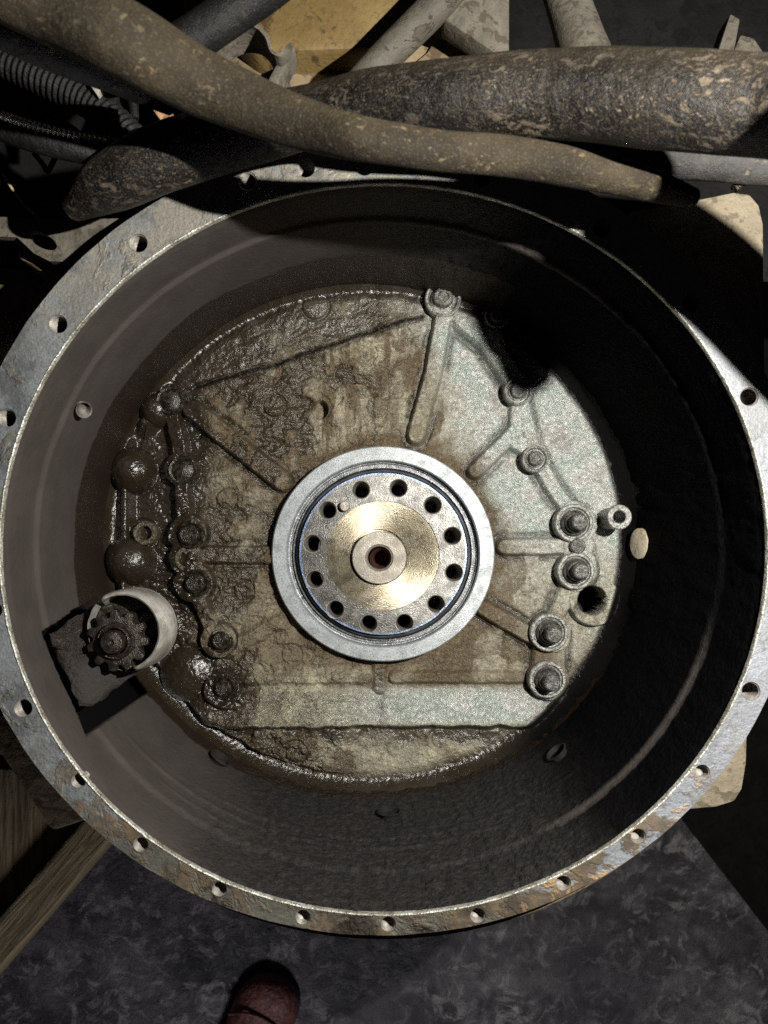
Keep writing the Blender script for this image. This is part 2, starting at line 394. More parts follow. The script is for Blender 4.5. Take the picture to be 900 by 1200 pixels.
def build_plate():
    st = .8
    xs = np.arange(110, 756, st); ys = np.arange(312, 944, st)
    X, Y = np.meshgrid(xs, ys)
    wx = X + 2*(vnoise(X, Y, .05, 3)-.5); wy = Y + 2*(vnoise(X, Y, .05, 4)-.5)
    R = radpx(X, Y)
    h = np.zeros_like(X)
    ang = np.degrees(np.arctan2(-(Y-630), X-433)) % 360
    # raised upper left shoulder above the groove line
    def above(x1, y1, x2, y2):   # signed distance, positive above the line
        L = math.hypot(x2-x1, y2-y1); return ((X-x1)*(y2-y1)-(Y-y1)*(x2-x1))/L
    sd = above(205, 463, 500, 366)
    sh = sst(sd, -2, 3) * sst(X, 190, 215)*(1-sst(X, 498, 520))
    h += .0045*sh
    ribs = [  # points, width, height (mm), softness
        ([(519, 372), (507, 440), (487, 512)], 21, 7.5, 3.2),
        ([(519, 352), (582, 371)], 27, 7.5, 3),
        ([(560, 385), (607, 458)], 26, 7.5, 3),
        ([(545, 375), (575, 400)], 34, 7.5, 4),
        ([(607, 458), (604, 505), (556, 553)], 19, 7, 3),
        ([(607, 458), (616, 500), (627, 537)], 17, 7, 3),
        ([(622, 530), (604, 520)], 20, 6.5, 3),
        ([(627, 537), (646, 572), (676, 612)], 19, 7, 3),
        ([(672, 640), (590, 641)], 20, 6, 3),
        ([(672, 612), (675, 668)], 36, 7, 3.5),
        ([(675, 668), (660, 700), (643, 740)], 22, 5, 4),
        ([(641, 745), (622, 745), (567, 713)], 20, 5.5, 3),
        ([(643, 740), (641, 795)], 40, 5, 4),
        ([(200, 470), (213, 520), (216, 550), (222, 625)], 20, 7, 3.5),
        ([(225, 625), (232, 682)], 30, 6.5, 4),
        ([(232, 682), (243, 715), (260, 748)], 20, 7, 3.5),
        ([(228, 482), (262, 510), (334, 566)], 24, 6, 3.5),
        ([(240, 650), (322, 650)], 21, 4.5, 3),
        ([(268, 760), (330, 728)], 18, 3.5, 4),
        ([(462, 793), (612, 793)], 14, 4, 3),
        ([(285, 794), (430, 794)], 12, 2.6, 3.5),
        ([(445, 772), (445, 806)], 16, 3.5, 4),
        ([(500, 378), (430, 402), (360, 432)], 9, 1.6, 4),
        ([(185, 455), (172, 492)], 30, 9, 11),
        ([(152, 520), (150, 700)], 12, 8, 5),
    ]
    for pts, w, hh, s_ in ribs:
        d = poly(wx, wy, pts); h = np.maximum(h, 1.5*hh*.001*sst(-d, -(w/2+s_*.8), -(w/2-s_*1.0)))
    # pockets double edged: a shallow valley beside each raised web
    dm = np.full_like(X, 99.)
    for pts, w, hh, s_ in ribs[:18]: dm = np.minimum(dm, poly(wx, wy, pts)-w/2)
    valley = np.exp(-((dm-4.8)/3.6)**2)*(dm > -2)
    h -= .0050*np.exp(-((dm-5)/3.5)**2)*(dm > -1)
    gd = poly(wx, wy, [(494, 373), (420, 396), (330, 427), (232, 455)]); groove = np.exp(-(gd/3.2)**2); h -= .0065*groove
    def boss(cx, cy, r, hh, s_=3, dome=False):
        nonlocal h
        hh = hh if dome else hh*1.4
        d = np.hypot(X-cx, Y-cy)
        if dome: h = np.maximum(h, hh*.001*np.sqrt(np.clip(1-(d/r)**2, 0, 1)))
        else: h = np.maximum(h, hh*.001*sst(-d, -(r+s_/2), -(r-s_/2)))
    def cut(cx, cy, r, z, s_=1.6):
        nonlocal h
        d = np.hypot(X-cx, Y-cy); k = sst(-d, -(r+s_/2), -(r-s_/2)); h = h*(1-k)+(z*.001)*k
    for b in [(520, 352, 24, 9), (581, 371, 17, 9), (607, 459, 18, 8.5), (627, 538, 17, 8.5), (673, 612, 25, 8.5), (675, 668, 25, 8.5),
              (644, 740, 24, 8), (642, 796, 24, 6.5), (694, 703, 30, 7), (675, 640, 18, 7.5),
              (200, 471, 20, 8.5), (216, 551, 20, 8), (225, 626, 23, 8), (221, 654, 19, 8), (232, 682, 23, 8), (260, 748, 21, 8), (264, 804, 21, 6.5),
              (171, 625, 17, 5)]: boss(*b)
    # machined ledge at the bottom of the upper half: a ramp, then a deep oil pocket
    inside = sst(X, 222, 240)*(1-sst(X, 682, 700))
    ramp = sst(Y, 806, 812)*(.002+.008*np.clip((Y-808)/38, 0, 1))
    edge = 846 + 5*(vnoise(X, Y, .06, 9)-.5)
    ramp = np.where(Y < edge, ramp, .010*(1-sst(Y-edge, 0, 9)))
    h = np.where(Y > 806, np.maximum(h, ramp*inside), h)
    h -= .002*sst(Y, 850, 866)*(R < 290)
    # lumps of crust in the pocket
    lay = vnoise(X, Y, .035, 21, 5); h += .0022*sst(lay, .5, .53)*sst(Y, 850, 858)*(R < 288)
    # crust over the middle of the plate
    lay2 = vnoise(X+10*vnoise(X, Y, .1, 5), Y*1.5, .055, 22, 6)
    mudm = sst(-(X-540+0.2*(Y-400)), 0, 80)*(R < 290)
    fl = lay2*11; fr = fl-np.floor(fl); fr = np.where(fr < .25, fr/.25, 1.); h += .0012*(np.floor(fl)+sst(fl-np.floor(fl), 0, .22))*mudm*(.25+.75*sst(X+.4*(Y-400), 230, 330))*(1-.7*sh)
    edgeline = np.exp(-((fl-np.round(fl))/.10)**2)*mudm*sst(vnoise(X, Y, .02, 33, 3), .40, .6)
    # faint casting circles
    for cx, cy, r in [(370, 361, 16), (323, 478, 13), (375, 479, 13), (441, 477, 12), (545, 475, 13), (664, 499, 13), (267, 585, 12), (609, 588, 13),
                      (287, 692, 12), (617, 683, 13), (342, 766, 12), (562, 762, 12), (348, 880, 13), (516, 866, 12), (640, 880, 10)]:
        d = np.hypot(X-cx, Y-cy); h -= .0022*np.exp(-((d-r)/1.5)**2); h += .0006*(d < r)
    # fillet into the wall; the plate reaches further out on the left
    Rf = 290 + 8*sst(ang, 138, 160)*(1-sst(ang, 205, 222))
    q = np.clip((R-Rf)/(311-Rf), 0, 1)
    h = h*(1-sst(q, 0, .6)) + .024*(1-np.sqrt(np.clip(1-q**2, 0, 1)))
    boss(158, 552, 28, 24, dome=True); boss(156, 657, 30, 26, dome=True); boss(222, 788, 34, 16, dome=True)
    boss(290, 800, 14, 6, dome=True); boss(186, 482, 21, 20, dome=True)
    cut(691, 703, 16.5, -34, 2); cut(375, 481, 10, -5, 2)
    h += (vnoise(X, Y, .12, 6)-.5)*.0012 + (vnoise(X, Y, .35, 7, 2)-.5)*.0007
    kp = (CAMH-PZ)/FP
    V = np.stack([(X-CX)*kp, -(Y-CY)*kp, PZ+h], -1)
    # ---- colour and wetness
    n1 = vnoise(X, Y, .012, 11, 5); n2 = vnoise(X, Y, .05, 12, 5); n3 = vnoise(X, Y, .03, 13, 5); n4 = vnoise(X*2.2, Y*.5, .05, 14, 4)
    clean = np.array([.80, .82, .77]); teal = np.array([.46, .56, .50]); tan = np.array([.44, .41, .31]); brown = np.array([.115, .078, .036]); yel = np.array([.58, .53, .38])
    right = sst(X-.35*(Y-450), 470, 560)
    right2 = np.clip(right*(1-.75*sst(Y, 600, 700)), 0, 1)
    low = sst(Y, 798, 812)*(1-sst(Y, 840, 850))*sst(X, 300, 520)
    cleanf = np.clip(np.maximum(right2, low)+.9*(n2-.5)*(right2 > .02), 0, 1)
    tint = tan*(1-cleanf[..., None]) + clean*cleanf[..., None]
    tint = tint*(.72+.5*n2+.12*(vnoise(X, Y, .2, 77, 3)-.5)*2)[..., None]
    k = (sst(n2, .45, .6)*.6)[..., None]; tint = tint*(1-k)+teal*k*cleanf[..., None]+yel*k*(1-cleanf[..., None])
    br = np.clip(sst(n1+.5*(n3-.5)+.3*(n2-.5), .52, .60)*(1-cleanf)*.9 + sst(n4, .52, .62)*(1-cleanf)*.55*sst(Y, 380, 420)*(1-sst(Y, 560, 600)), 0, .95)
    dR = np.hypot(X-449, (Y-649)/.965)
    br = np.maximum(br, .95*(1-sst(dR+20*(n2-.5), 134, 158)))
    br = np.maximum(br, .85*sst(Y, 850, 860)*sst(n3, .38, .62))
    br = np.maximum(br, .75*(1-sst(X+60*(n3-.5)+.25*(Y-560), 300, 400))*sst(n2, .25, .5))
    br = np.maximum(br, .7*sst(Y+30*(n3-.5), 690, 740)*(1-sst(Y, 800, 812))*(1-sst(X, 600, 660))*sst(n3, .3, .55))
    br = np.maximum(br, .9*edgeline*(1-cleanf))
    stre = vnoise(X+6*(n3-.5), Y*.12, .11, 88, 4); sm = sst(Y, 370, 410)*(1-sst(Y, 540, 600))*sst(X, 240, 280)*(1-sst(X, 470, 500))
    br = np.maximum(br, .9*sst(stre, .56, .64)*sm); 
    br = br*(1-.75*(1-sst(poly(X, Y, [(519, 352), (507, 440), (487, 512)]), 12, 18)))
    br = br[..., None]; tint = tint*(1-br)+brown*br
    oil = 0*X
    oil = np.maximum(oil, 1-sst(X+40*(n3-.5)+.05*(Y-500), 232, 268))
    oil = np.maximum(oil, .85*sh*(1-sst(X, 400, 520)*.6)*sst(n3, .12, .42)); oil = np.maximum(oil, .85*groove)
    topr = 1-sst(poly(X, Y, [(519, 372), (507, 440), (487, 512)]), 10, 16); oil = oil*(1-.8*topr)
    oil = np.maximum(oil, sst(R+14*(n2-.5), 280, 296)*(1-sst(X, 560, 660)*(1-sst(Y, 720, 800))))
    oil = np.maximum(oil, .75*sst(sd, 28, 50)*sst(X, 190, 230)*(1-sst(X, 470, 540))*(Y < 470))
    oil = np.maximum(oil, .9*(1-sst(X+50*(n3-.5), 240, 330))*sst(Y, 800, 815))
    oil = np.maximum(oil, .7*sst(n1+.4*(n2-.5), .53, .60)*(1-cleanf)*(1-sst(X, 420, 480)))
    oil = np.maximum(oil, .5*sst(Y, 850, 858)*sst(n3, .45, .6))
    oil = np.maximum(oil, valley*.8*sst(n2+.3*n3, .40, .62))  # oil residue plus recess shade painted beside the ribs
    drip = np.exp(-((X-437-4*(n2-.5))/3.2)**2)*sst(Y, 410, 440)*(1-sst(Y, 525, 540)); oil = np.maximum(oil, .55*drip)
    drip = np.exp(-((X-445-4*(n2-.5))/7)**2)*sst(Y, 778, 784)*(1-sst(Y, 850, 870)); oil = np.maximum(oil, .75*drip)
    oil = np.maximum(oil, 1-sst(np.hypot(X-224, Y-790)+8*(n2-.5), 34, 46)); oil = np.maximum(oil, 1-sst(np.hypot(X-264, Y-804)+8*(n2-.5), 24, 40))
    oil = np.maximum(oil, sst(R+4*(n2-.5), 290, 296)*np.where(X > 500, 1, 0))  # right fillet: its shade painted as oil black
    oil = np.maximum(oil, .9*sst(Y-edge, 0, 5)*(1-sst(Y-edge+60*(n3-.5)+25*(n2-.5), 8, 30))*sst(X, 240, 260))
    oil = np.clip(oil, 0, 1)
    grain = np.clip(cleanf+.7*oil, 0, 1)
    grain = np.maximum(grain, sst(Y, 806, 812)*(1-sst(Y, 840, 852)))
    mud = np.clip(1-cleanf*1.1, 0, 1)*(1-.6*oil)
    # triangles/quads, kept inside the wall and outside the crank seal
    ny, nx = X.shape; idx = np.arange(ny*nx).reshape(ny, nx)
    q4 = np.stack([idx[:-1, :-1], idx[1:, :-1], idx[1:, 1:], idx[:-1, 1:]], -1).reshape(-1, 4)
    Rc = R.ravel()[q4].max(1); Dc = dR.ravel()[q4].min(1)
    hm = h.ravel()[q4].min(1); q4 = q4[(Rc < 311.5) & (Dc > 100) & (hm > -.029)]
    used = np.unique(q4); remap = np.zeros(ny*nx, int); remap[used] = np.arange(len(used)); q4 = remap[q4]
    sel = lambda a: a.reshape(ny*nx, -1)[used]
    grime_shade = sst(R, 288, 296)*sst(X, 560, 640)  # right fillet painted near black for its shade
    grime_shade = np.maximum(grime_shade, .85*np.exp(-(gd/4.)**2)); grime_shade = np.maximum(grime_shade, .35*valley*sst(n2, .35, .55))  # groove and rib valleys: grime plus painted recess shade
    rgba = np.concatenate([tint, np.ones_like(X)[..., None]], -1)
    o = mesh_np("back_plate", sel(V), q4, PLATE, H, True,
                {'tint': ('FLOAT_COLOR', sel(rgba)), 'oil': ('FLOAT', sel(oil)), 'mud': ('FLOAT', sel(mud)), 'grain': ('FLOAT', sel(grain)), 'grime_shade': ('FLOAT', sel(grime_shade))})
    under(o); o['label'] = "ribbed cast back plate, bare grey on the right and soaked in brown oil on the left"
    return o
build_plate()

def build_wall():
    na = 1500
    R0 = .2425; WS = .9525
    prof = [(R0+.0016, -.0022), (R0+.0010, -.005), (R0, -.012), (R0, -.03), (R0, -.048), (R0-.0004, -.0525), (R0-.0022, -.0540), (R0-.0030, -.056)]
    zz = np.linspace(-.060, -.192, 90)
    prof += [(R0-.0030-.0045*min(1, (-.060-z)/.13), z) for z in zz]
    prof += [(.2347, -.215)]
    # densify the front stretch
    pr = []
    for (r1, z1), (r2, z2) in zip(prof[:-1], prof[1:]):
        k = max(1, int(math.hypot(r2-r1, z2-z1)/.0016)); pr += [(r1+(r2-r1)*i/k, z1+(z2-z1)*i/k) for i in range(k)]
    pr.append(prof[-1]); pr = np.array(pr)
    A = np.linspace(0, 2*np.pi, na, endpoint=False)
    AA, RR = np.meshgrid(A, pr[:, 0]); _, ZZ = np.meshgrid(A, pr[:, 1])
    deg = np.degrees(AA)
    arc = AA*.24
    # noise periodic: sample in cylinder coordinates folded to a plane
    cx, sx = np.cos(AA), np.sin(AA)
    U = AA*240; Vv = -ZZ*330 + 40
    n1 = vnoise(U, Vv, .02, 41, 5); n2 = vnoise(U, Vv, .11, 42, 4)
    # projected place of each point in the photograph, used only as a map of where stains lie on the casting
    XO = .0655*ZZ; YO = .0026 - .0555*ZZ
    PXx = CX + (RR*cx+XO)*FP/(CAMH-ZZ); PYy = CY - (WS*RR*sx+YO)*FP/(CAMH-ZZ)
    # sooty bottom; the right side's shade painted in black
    soot_shade = np.maximum(sst((deg+130) % 360, 105, 160)*0, 0)
    d = (deg) % 360
    soot_shade = np.where(d > 180, sst(d+18*(n1-.5), 224, 254), 1-sst(d+14*(n1-.5), 70, 92))
    soot_shade = np.clip(soot_shade, 0, 1)
    wall_shade = np.where(d > 180, sst(d+14*(n1-.5), 290, 318), 1-sst(d+10*(n1-.5), 62, 84))  # unlit right wall: shade put into the colour
    ledge = sst(-ZZ, .0515, .0530)*(1-sst(-ZZ, .0575, .0590))
    bare = ledge*np.where(d > 180, sst(d, 295, 305)*(1-sst(d, 335, 350)), sst(d, 35, 55))*.75  # lit ledge: brightness painted by thinning the dark colour
    soot_shade = soot_shade*(1-bare); wall_shade = wall_shade*(1-bare)
    lim = np.where(d < 195, -.120, -.120-(np.clip((d-195)/25, 0, 1))*.05) + .020*(vnoise(U, Vv, .012, 47, 3)-.5) + .006*(n2-.5)
    oil = sst(-(ZZ+.012*(n1-.5)), -lim-.0012, -lim+.0012)*np.where((d > 62) & (d < 262), 1., 0.)
    oil = np.maximum(oil, sst(-ZZ+.01*(n1-.5), .176, .18)*(d > 180)*(d < 330))
    lumps = vnoise(U, Vv, .16, 51, 4)
    disp = (n1-.5)*.0016 - (sst(lumps, .52, .62))*.0008*soot_shade*(1-.6*wall_shade) + (n2-.5)*.0018*(.12+soot_shade)
    # shallow machining ridges in the lower half
    for zc, dz, a0, a1 in [(-.083, .0022, 215, 300), (-.099, .0016, 232, 320), (-.068, .0012, 225, 250)]:
        m = sst(d, a0, a0+12)*(1-sst(d, a1-12, a1)); disp -= .0011*m*sst(-ZZ, -zc-.0009, -zc+.0009)*(1-sst(-ZZ, -zc+dz, -zc+dz+.006))
    # starter pocket
    q = [(113, 700), (50, 741), (101, 861), (204, 790)]
    def inside(q, soft):
        m = np.ones_like(PXx)
        for (x1, y1), (x2, y2) in zip(q, q[1:]+q[:1]):
            L = math.hypot(x2-x1, y2-y1); s = ((PXx-x1)*(y2-y1)-(PYy-y1)*(x2-x1))/L
            m = np.minimum(m, sst(s+2.*(n2-.5), -soft, soft))
        return m
    pk = inside(q, .8)
    disp += .018*pk
    oil = np.maximum(oil*(1-pk), .0*pk); wall_shade = np.maximum(wall_shade, pk)  # pocket gap painted black in place of shade
    rr = RR + disp
    # the flange-side lip frays a little
    V = np.stack([rr*cx + XO, WS*rr*sx + YO, ZZ+0*AA], -1)
    npf = len(pr); idx = np.arange(npf*na).reshape(npf, na); nxt = np.roll(idx, -1, 1)
    f = np.stack([idx[:-1], nxt[:-1], nxt[1:], idx[1:]], -1).reshape(-1, 4)[:, ::-1]
    # wall stays uncut; drain depth is painted black on separate parts
    fc = f
    cxp = PXx.ravel()[fc].mean(1); cyp = PYy.ravel()[fc].mean(1)
    o = mesh_np("inner_wall", V.reshape(-1, 3), fc, WALL, H, True, {'soot_shade': ('FLOAT', soot_shade), 'wall_shade': ('FLOAT', wall_shade), 'oil': ('FLOAT', oil)})
    under(o); o['label'] = "deep inner wall, matte grey-brown on the left, sooty at the bottom, painted in black shade on the right"
    # outer shell behind the flange
    prof = [(.266, -.02), (.266, -.06), (.264, -.13), (.262, -.24)]
    under(lathe("outer_shell", prof, PAINT, H, None, n=96, sy=AS))
    under(lathe("black_backing", [(.262, -.24), (.0, -.30)], DARKM, H, None, n=64, sy=AS))  # black sheet added so the hole in the plate reads dark
build_wall()

HOLES = [(162, 285), (68, 380), (8, 490), (358, 197), (427, 195), (290, 212), (705, 267), (810, 355), (878, 465), (880, 810), (823, 905), (748, 980),
         (660, 1035), (560, 1073), (455, 1083), (355, 1075), (257, 1042), (165, 990), (92, 915), (27, 830), (913, 600), (911, 720), (-12, 590), (-6, 715), (565, 208)]
def build_flange():
    loops = []
    n = 520
    def loop(cx, cy, ax, ay, amp, nn, ph):
        pts = []
        for i in range(nn):
            a = 2*math.pi*i/nn
            k = 1 + amp*(math.sin(a*37+ph)*.3+math.sin(a*61+1.7*ph)*.3+random.uniform(-.6, .6))
            pts.append(W(cx+ax*k*math.cos(a), cy-ay*k*math.sin(a), 0))
        return pts
    outer = loop(447, 630, 494, 466, .0011, n, 1.); inner = loop(450, 643.2, 451.3, 429.6, .0006, n, 2.)
    vs = [(p.x, p.y) for p in outer]; ed = [(i, (i+1) % n) for i in range(n)]
    b = len(vs); vs += [(p.x, p.y) for p in inner]; ed += [(b+i, b+(i+1) % n) for i in range(n)]
    hr = .0060; hc = []; hrs = []
    for hx, hy in HOLES:
        c = W(hx, hy, 0); hc.append(c); b = len(vs); m = 28
        rr = hr if hy < 900 and hx > 0 else hr*.82
        vs += [(c.x+rr*math.cos(2*math.pi*i/m), c.y+rr*math.sin(2*math.pi*i/m)) for i in range(m)]
        ed += [(b+i, b+(i+1) % m) for i in range(m)]; hrs.append(rr)
    V2, E2, F2, *_ = delaunay_2d_cdt([Vector(v) for v in vs], ed, [], 0, 1e-6)
    ia = 451.3*M(0); ib = 429.6*M(0); ic = W(450, 643.2, 0); oa = 494*M(0); ob = 466*M(0); oc = W(447, 630, 0)
    def keep(c):
        if ((c.x-ic.x)/ia)**2+((c.y-ic.y)/ib)**2 < .9995: return False
        if ((c.x-oc.x)/oa)**2+((c.y-oc.y)/ob)**2 > 1.0015: return False
        return all((c.x-h.x)**2+(c.y-h.y)**2 > (r_*.985)**2 for h, r_ in zip(hc, hrs))
    F = []
    for f in F2:
        c = sum((V2[i] for i in f), Vector((0, 0)))/len(f)
        if keep(c): F.append(tuple(f))
    me = bpy.data.meshes.new("flange"); me.from_pydata([(v.x, v.y, 0) for v in V2], [], F); me.update()
    bm = bmesh.new(); bm.from_mesh(me)
    bmesh.ops.recalc_face_normals(bm, faces=bm.faces)
    if sum(f.normal.z for f in bm.faces) < 0: bmesh.ops.reverse_faces(bm, faces=bm.faces)
    # outline boundary edges go down as the flange's own thickness
    be = [e for e in bm.edges if e.is_boundary]
    r = bmesh.ops.extrude_edge_only(bm, edges=be)
    for g in r['geom']:
        if isinstance(g, bmesh.types.BMVert): g.co.z = -.022 if math.hypot(g.co.x, (g.co.y-.0026)/.95) > .2465 else -.003
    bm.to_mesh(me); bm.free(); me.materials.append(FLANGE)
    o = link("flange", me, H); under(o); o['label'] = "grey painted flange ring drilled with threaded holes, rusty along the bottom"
    # worn lip: chamfer between the flange face and the wall
    na = 1400; V = []; fr = []
    A = np.linspace(0, 2*np.pi, na, endpoint=False)
    nn = rng.normal(0, 1, na); nn = np.convolve(np.r_[nn, nn[:6]], np.ones(5)/5, 'same')[:na]
    P = [(451.5, .0004, 0), (450.6, .0009, .5), (449.6, -.0006, .6), (449.2, -.0030, .1)]
    for k, (rp, z, am) in enumerate(P):
        for i, a in enumerate(A):
            r_ = (rp + am*nn[i]*1.2)*M(0)
            V.append((r_*math.cos(a), r_*math.sin(a)*.952 - (643.2-CY)*M(0), z))
    for k in range(len(P)-1):
        for i in range(na):
            j = (i+1) % na; fr.append((k*na+i, (k+1)*na+i, (k+1)*na+j, k*na+j))
    o2 = mesh_np("worn_lip", V, fr, LIPM, H, True); under(o2)
    # threads
    prof = []
    r0 = .0059
    for i in range(15):
        z = -.0006-i*.0013; prof += [(r0, z), (r0-.0007, z-.00065)]
    prof += [(r0-.0008, -.0212), (0, -.0215)]
    prof = [(r0+.0003, .0003), (r0+.0007, .00015)] [:0] + prof
    me = lathe_mesh("threaded_hole", prof, THREADM, n=32, angle=80)
    me2 = lathe_mesh("threaded_hole", prof[:12]+[(0, -.0085)], THREADM, n=32, angle=80)
    for (hx, hy), c in zip(HOLES, hc):
        low = not (hy < 900 and hx > 0); t = link("threaded_hole", me2 if low else me, H, None); under(t); t.location = (c.x, c.y, 0)
        # location is in parent space through the inverse
        if low: t.scale = (.82, .82, 1)
build_flange()

# fasteners on the plate
def place(me_list, px, py, z, parent=H, rz=0.):
    pass
def stud_meshes():
    k = .00075
    wash = lathe_mesh("washer", [(22.5*k, -.010), (22.5*k, .0018), (21.2*k, .0030), (18.6*k, .0030), (17.6*k, .0006), (14.5*k, -.0006), (14.5*k, -.010)], WASHM, n=48)
    nut = lathe_mesh("nut", [(15*k, -.008), (15*k, .004), (13.6*k, .0058), (12.2*k, .0048), (12*k, .009), (10.8*k, .0105), (9*k, .0098), (0, .0095)], STUDM, n=40)
    prof = [(9.6*k, .000)]
    for i in range(8): prof += [(9.8*k, .004+i*.0022), (8.9*k, .0051+i*.0022)]
    prof += [(9.2*k, .0222), (7.6*k, .0235), (0, .0237)]
    st = lathe_mesh("stud", prof, STUDM, n=32, jitter=.02)
    return wash, nut, st
wash_me, nut_me, stud_me = stud_meshes()
def fixed(name, loc, label=None, scale=1.):
    e = bpy.data.objects.new(name, None); COL.objects.link(e); e.parent = H; under(e); e.location = loc; e.scale = (scale,)*3
    e.empty_display_size = .01
    return e
for (x, y, s) in [(672, 613, 1.), (674, 669, .97), (643, 741, 1.), (641, 796, .97)]:
    e = fixed("stud_fastener", W(x, y, PZ+.0125), scale=s)
    for nm, me in (("washer", wash_me), ("nut", nut_me), ("stud", stud_me)): link(nm, me, e)
# upper bolts: cupped hole with an off-centre dark recess
k = .00075
cup = lathe_mesh("bolt_socket", [(21*k, -.006), (21*k, .0022), (19.6*k, .0032), (17.8*k, .0026), (16.5*k, -.0005), (15*k, -.003), (14*k, -.0035), (14*k, .0005), (11.5*k, .002), (0, .002)], WASHM, n=48)
core = lathe_mesh("bolt_end", [(11.5*k, -.003), (11.5*k, .006), (10*k, .0075), (6.5*k, .0078), (5.5*k, .0066), (0, .0066)], STUDM, n=36, jitter=.02)
for (x, y, s) in [(519, 351, 1.), (582, 371, .66), (607, 459, .78), (627, 538, .74)]:
    e = fixed("bolt", W(x, y, PZ+.0135), scale=s)
    link("bolt_socket", cup, e); link("bolt_end", core, e)
stub = lathe("dowel", [(9*k, -.01), (9*k, .0045), (8*k, .0055), (0, .0055)], STUDM, H, n=24); under(stub); stub.location = W(676, 640, PZ+.0115)
# left hand bolts, drowned in oil
cap = lathe_mesh("bolt_head", [(19.5*k, -.008), (19.5*k, .0010), (18.3*k, .0020), (16.5*k, .0012), (15.5*k, .0045), (13.2*k, .0060), (11.8*k, .0052), (10.8*k, .0078), (8*k, .0092), (4*k, .0088), (0, .0092)], OILBLK, n=40, jitter=.015)
flatcap = lathe_mesh("bolt_head", [(16.5*k, -.008), (16.5*k, .0030), (15.2*k, .0045), (12.8*k, .0040), (10.5*k, .0050), (0, .0054)], OILBLK, n=40, jitter=.012)
for (x, y, s, me) in [(201, 471, .98, flatcap), (216, 552, 1.02, flatcap), (225, 627, 1.08, cap), (232, 683, 1.05, cap), (261, 749, .95, cap), (264, 804, .92, cap)]:
    o = link("bolt_head", me, H); under(o); o.location = W(x, y, PZ+.0115); o.scale = (s, s, s*1.5); o.rotation_euler = (0, 0, random.random()*6)
sock = lathe_mesh("socket_plug", [(14*k, -.008), (14*k, .006), (12.5*k, .0075), (9*k, .0072), (7.5*k, .0050), (7*k, -.004), (0, -.004)], m_metal("dull_brass_plug", (.07, .062, .042), (.17, .15, .10), .35, .3, 300, .003, 600, (.02, .015, .01), .9), n=28, jitter=.02)
for (x, y, s) in [(172, 625, 1.), (221, 655, 1.05)]:
    o = link("socket_plug", sock, H); under(o); o.location = W(x, y, PZ+.0105); o.scale = (s,)*3
# hollow locating sleeve on the right
sl = lathe("locating_sleeve", [(12.5*k, -.01), (12.5*k, .026), (14.2*k, .030), (14.2*k, .034), (13.2*k, .0352), (8*k, .0352), (7*k, .0345), (7*k, .004), (0, .004)], WASHM, H, n=40); under(sl)
sl.location = W(712, 608, PZ+.001); sl.data.materials[0] = WASHM
# dark drain holes in the fillet of the plate
def on_wall(px, py):
    lo_, hi_ = -.19, -.02
    for _ in range(40):
        z = (lo_+hi_)/2; p = W(px, py, z)
        r = math.hypot(p.x-.0655*z, (p.y-.0026+.0555*z)/.9525)
        Rw = .2395-.0048*min(1, max(0, (-.060-z)/.13))
        if r > Rw: lo_ = z          # outside the wall: move nearer the lens
        else: hi_ = z
    return W(px, py, z)
drain = lathe_mesh("drain_hole", [(11.5*k, .001), (10.2*k, .0016), (9.2*k, .0002), (9.2*k, -.012), (0, -.012)], DARKM, n=24)  # hole depth painted black
for (x, y) in [(255, 892), (456, 956), (655, 885)]:
    o = link("drain_hole", drain, H); under(o)
    p = on_wall(x, y); o.location = p*.988+Vector((0, 0, p.z*.012)); o.scale = (1.15,)*3
    dirn = Vector((-p.x, -p.y, .02)).normalized(); o.rotation_euler = dirn.to_track_quat('Z', 'Y').to_euler()
# tapped hole in the left of the wall
wh = link("wall_tapping", lathe_mesh("wall_tapping", sum([[(.0075-.0002*i, .0012-i*.0012), (.0062-.0002*i, .0006-i*.0012)] for i in range(7)], [])+[(0, -.008)], m_metal("tapping_iron", (.06, .052, .045), (.12, .11, .095), .45, .2, 200), n=28), H); under(wh)
wh.location = Vector((-.2365*math.cos(math.radians(153.5))*-1, AS*.2365*math.sin(math.radians(153.5)), -.056)); 
_c = math.radians(153.2); wh.location = W(98, 480, -.0635); wh.scale = (.8, .8, .8)
wh.rotation_euler = Vector((-math.cos(_c), -math.sin(_c), .9)).normalized().to_track_quat('Z', 'Y').to_euler()
# tan disc added for the lit part seen through a wall opening
pl = lathe("opening_disc", [(.0135, -.006), (.0132, .0004), (.0122, .0008), (0, .0009)], m_dirty("pale_opening_disc", (.42, .36, .27), (.5, .44, .33), (.3, .25, .18), 60, .8, .0008), H, n=36, sy=1.25); under(pl)
pl.scale = (.8, .8, 1); pl.location = on_wall(753, 637)+Vector((-.0035, 0, .001)); pl.rotation_euler = (0, math.radians(-66), 0)

# ------------------------------------------------------------------ crankshaft end
CZ = PZ
C0 = thing("crankshaft_end", "round steel crankshaft end with twelve bolt holes and a bright seal ring", "crankshaft", (0, 0, 0))
cc = W(449, 649, -.180)
C0.location = (cc.x, cc.y, PZ-.002)
def cl(name, prof, mat, n=128, sy=.966, parent=C0, **k):
    return lathe(name, [(r, z-(PZ-.002)) for r, z in prof], mat, parent, n=n, sy=sy, **k)
q = M(-.180)
cl("seal_retainer", [(131*q, -.203), (131*q, -.1815), (129.5*q, -.180), (114*q, -.180), (112.5*q, -.1812), (112*q, -.186)], RINGM)
cl("retainer_step", [(112*q, -.186), (110.5*q, -.1862), (110*q, -.189), (107*q, -.1892), (106.5*q, -.186), (105*q, -.186), (104.5*q, -.190)], SEALM)
cl("seal", [(104.5*q, -.190), (102.5*q, -.1855), (100.5*q, -.1848), (99.2*q, -.1865), (98.9*q, -.192)], m_metal("black_seal_rubber", (.05, .055, .06), (.10, .105, .11), .3, .2, 90))
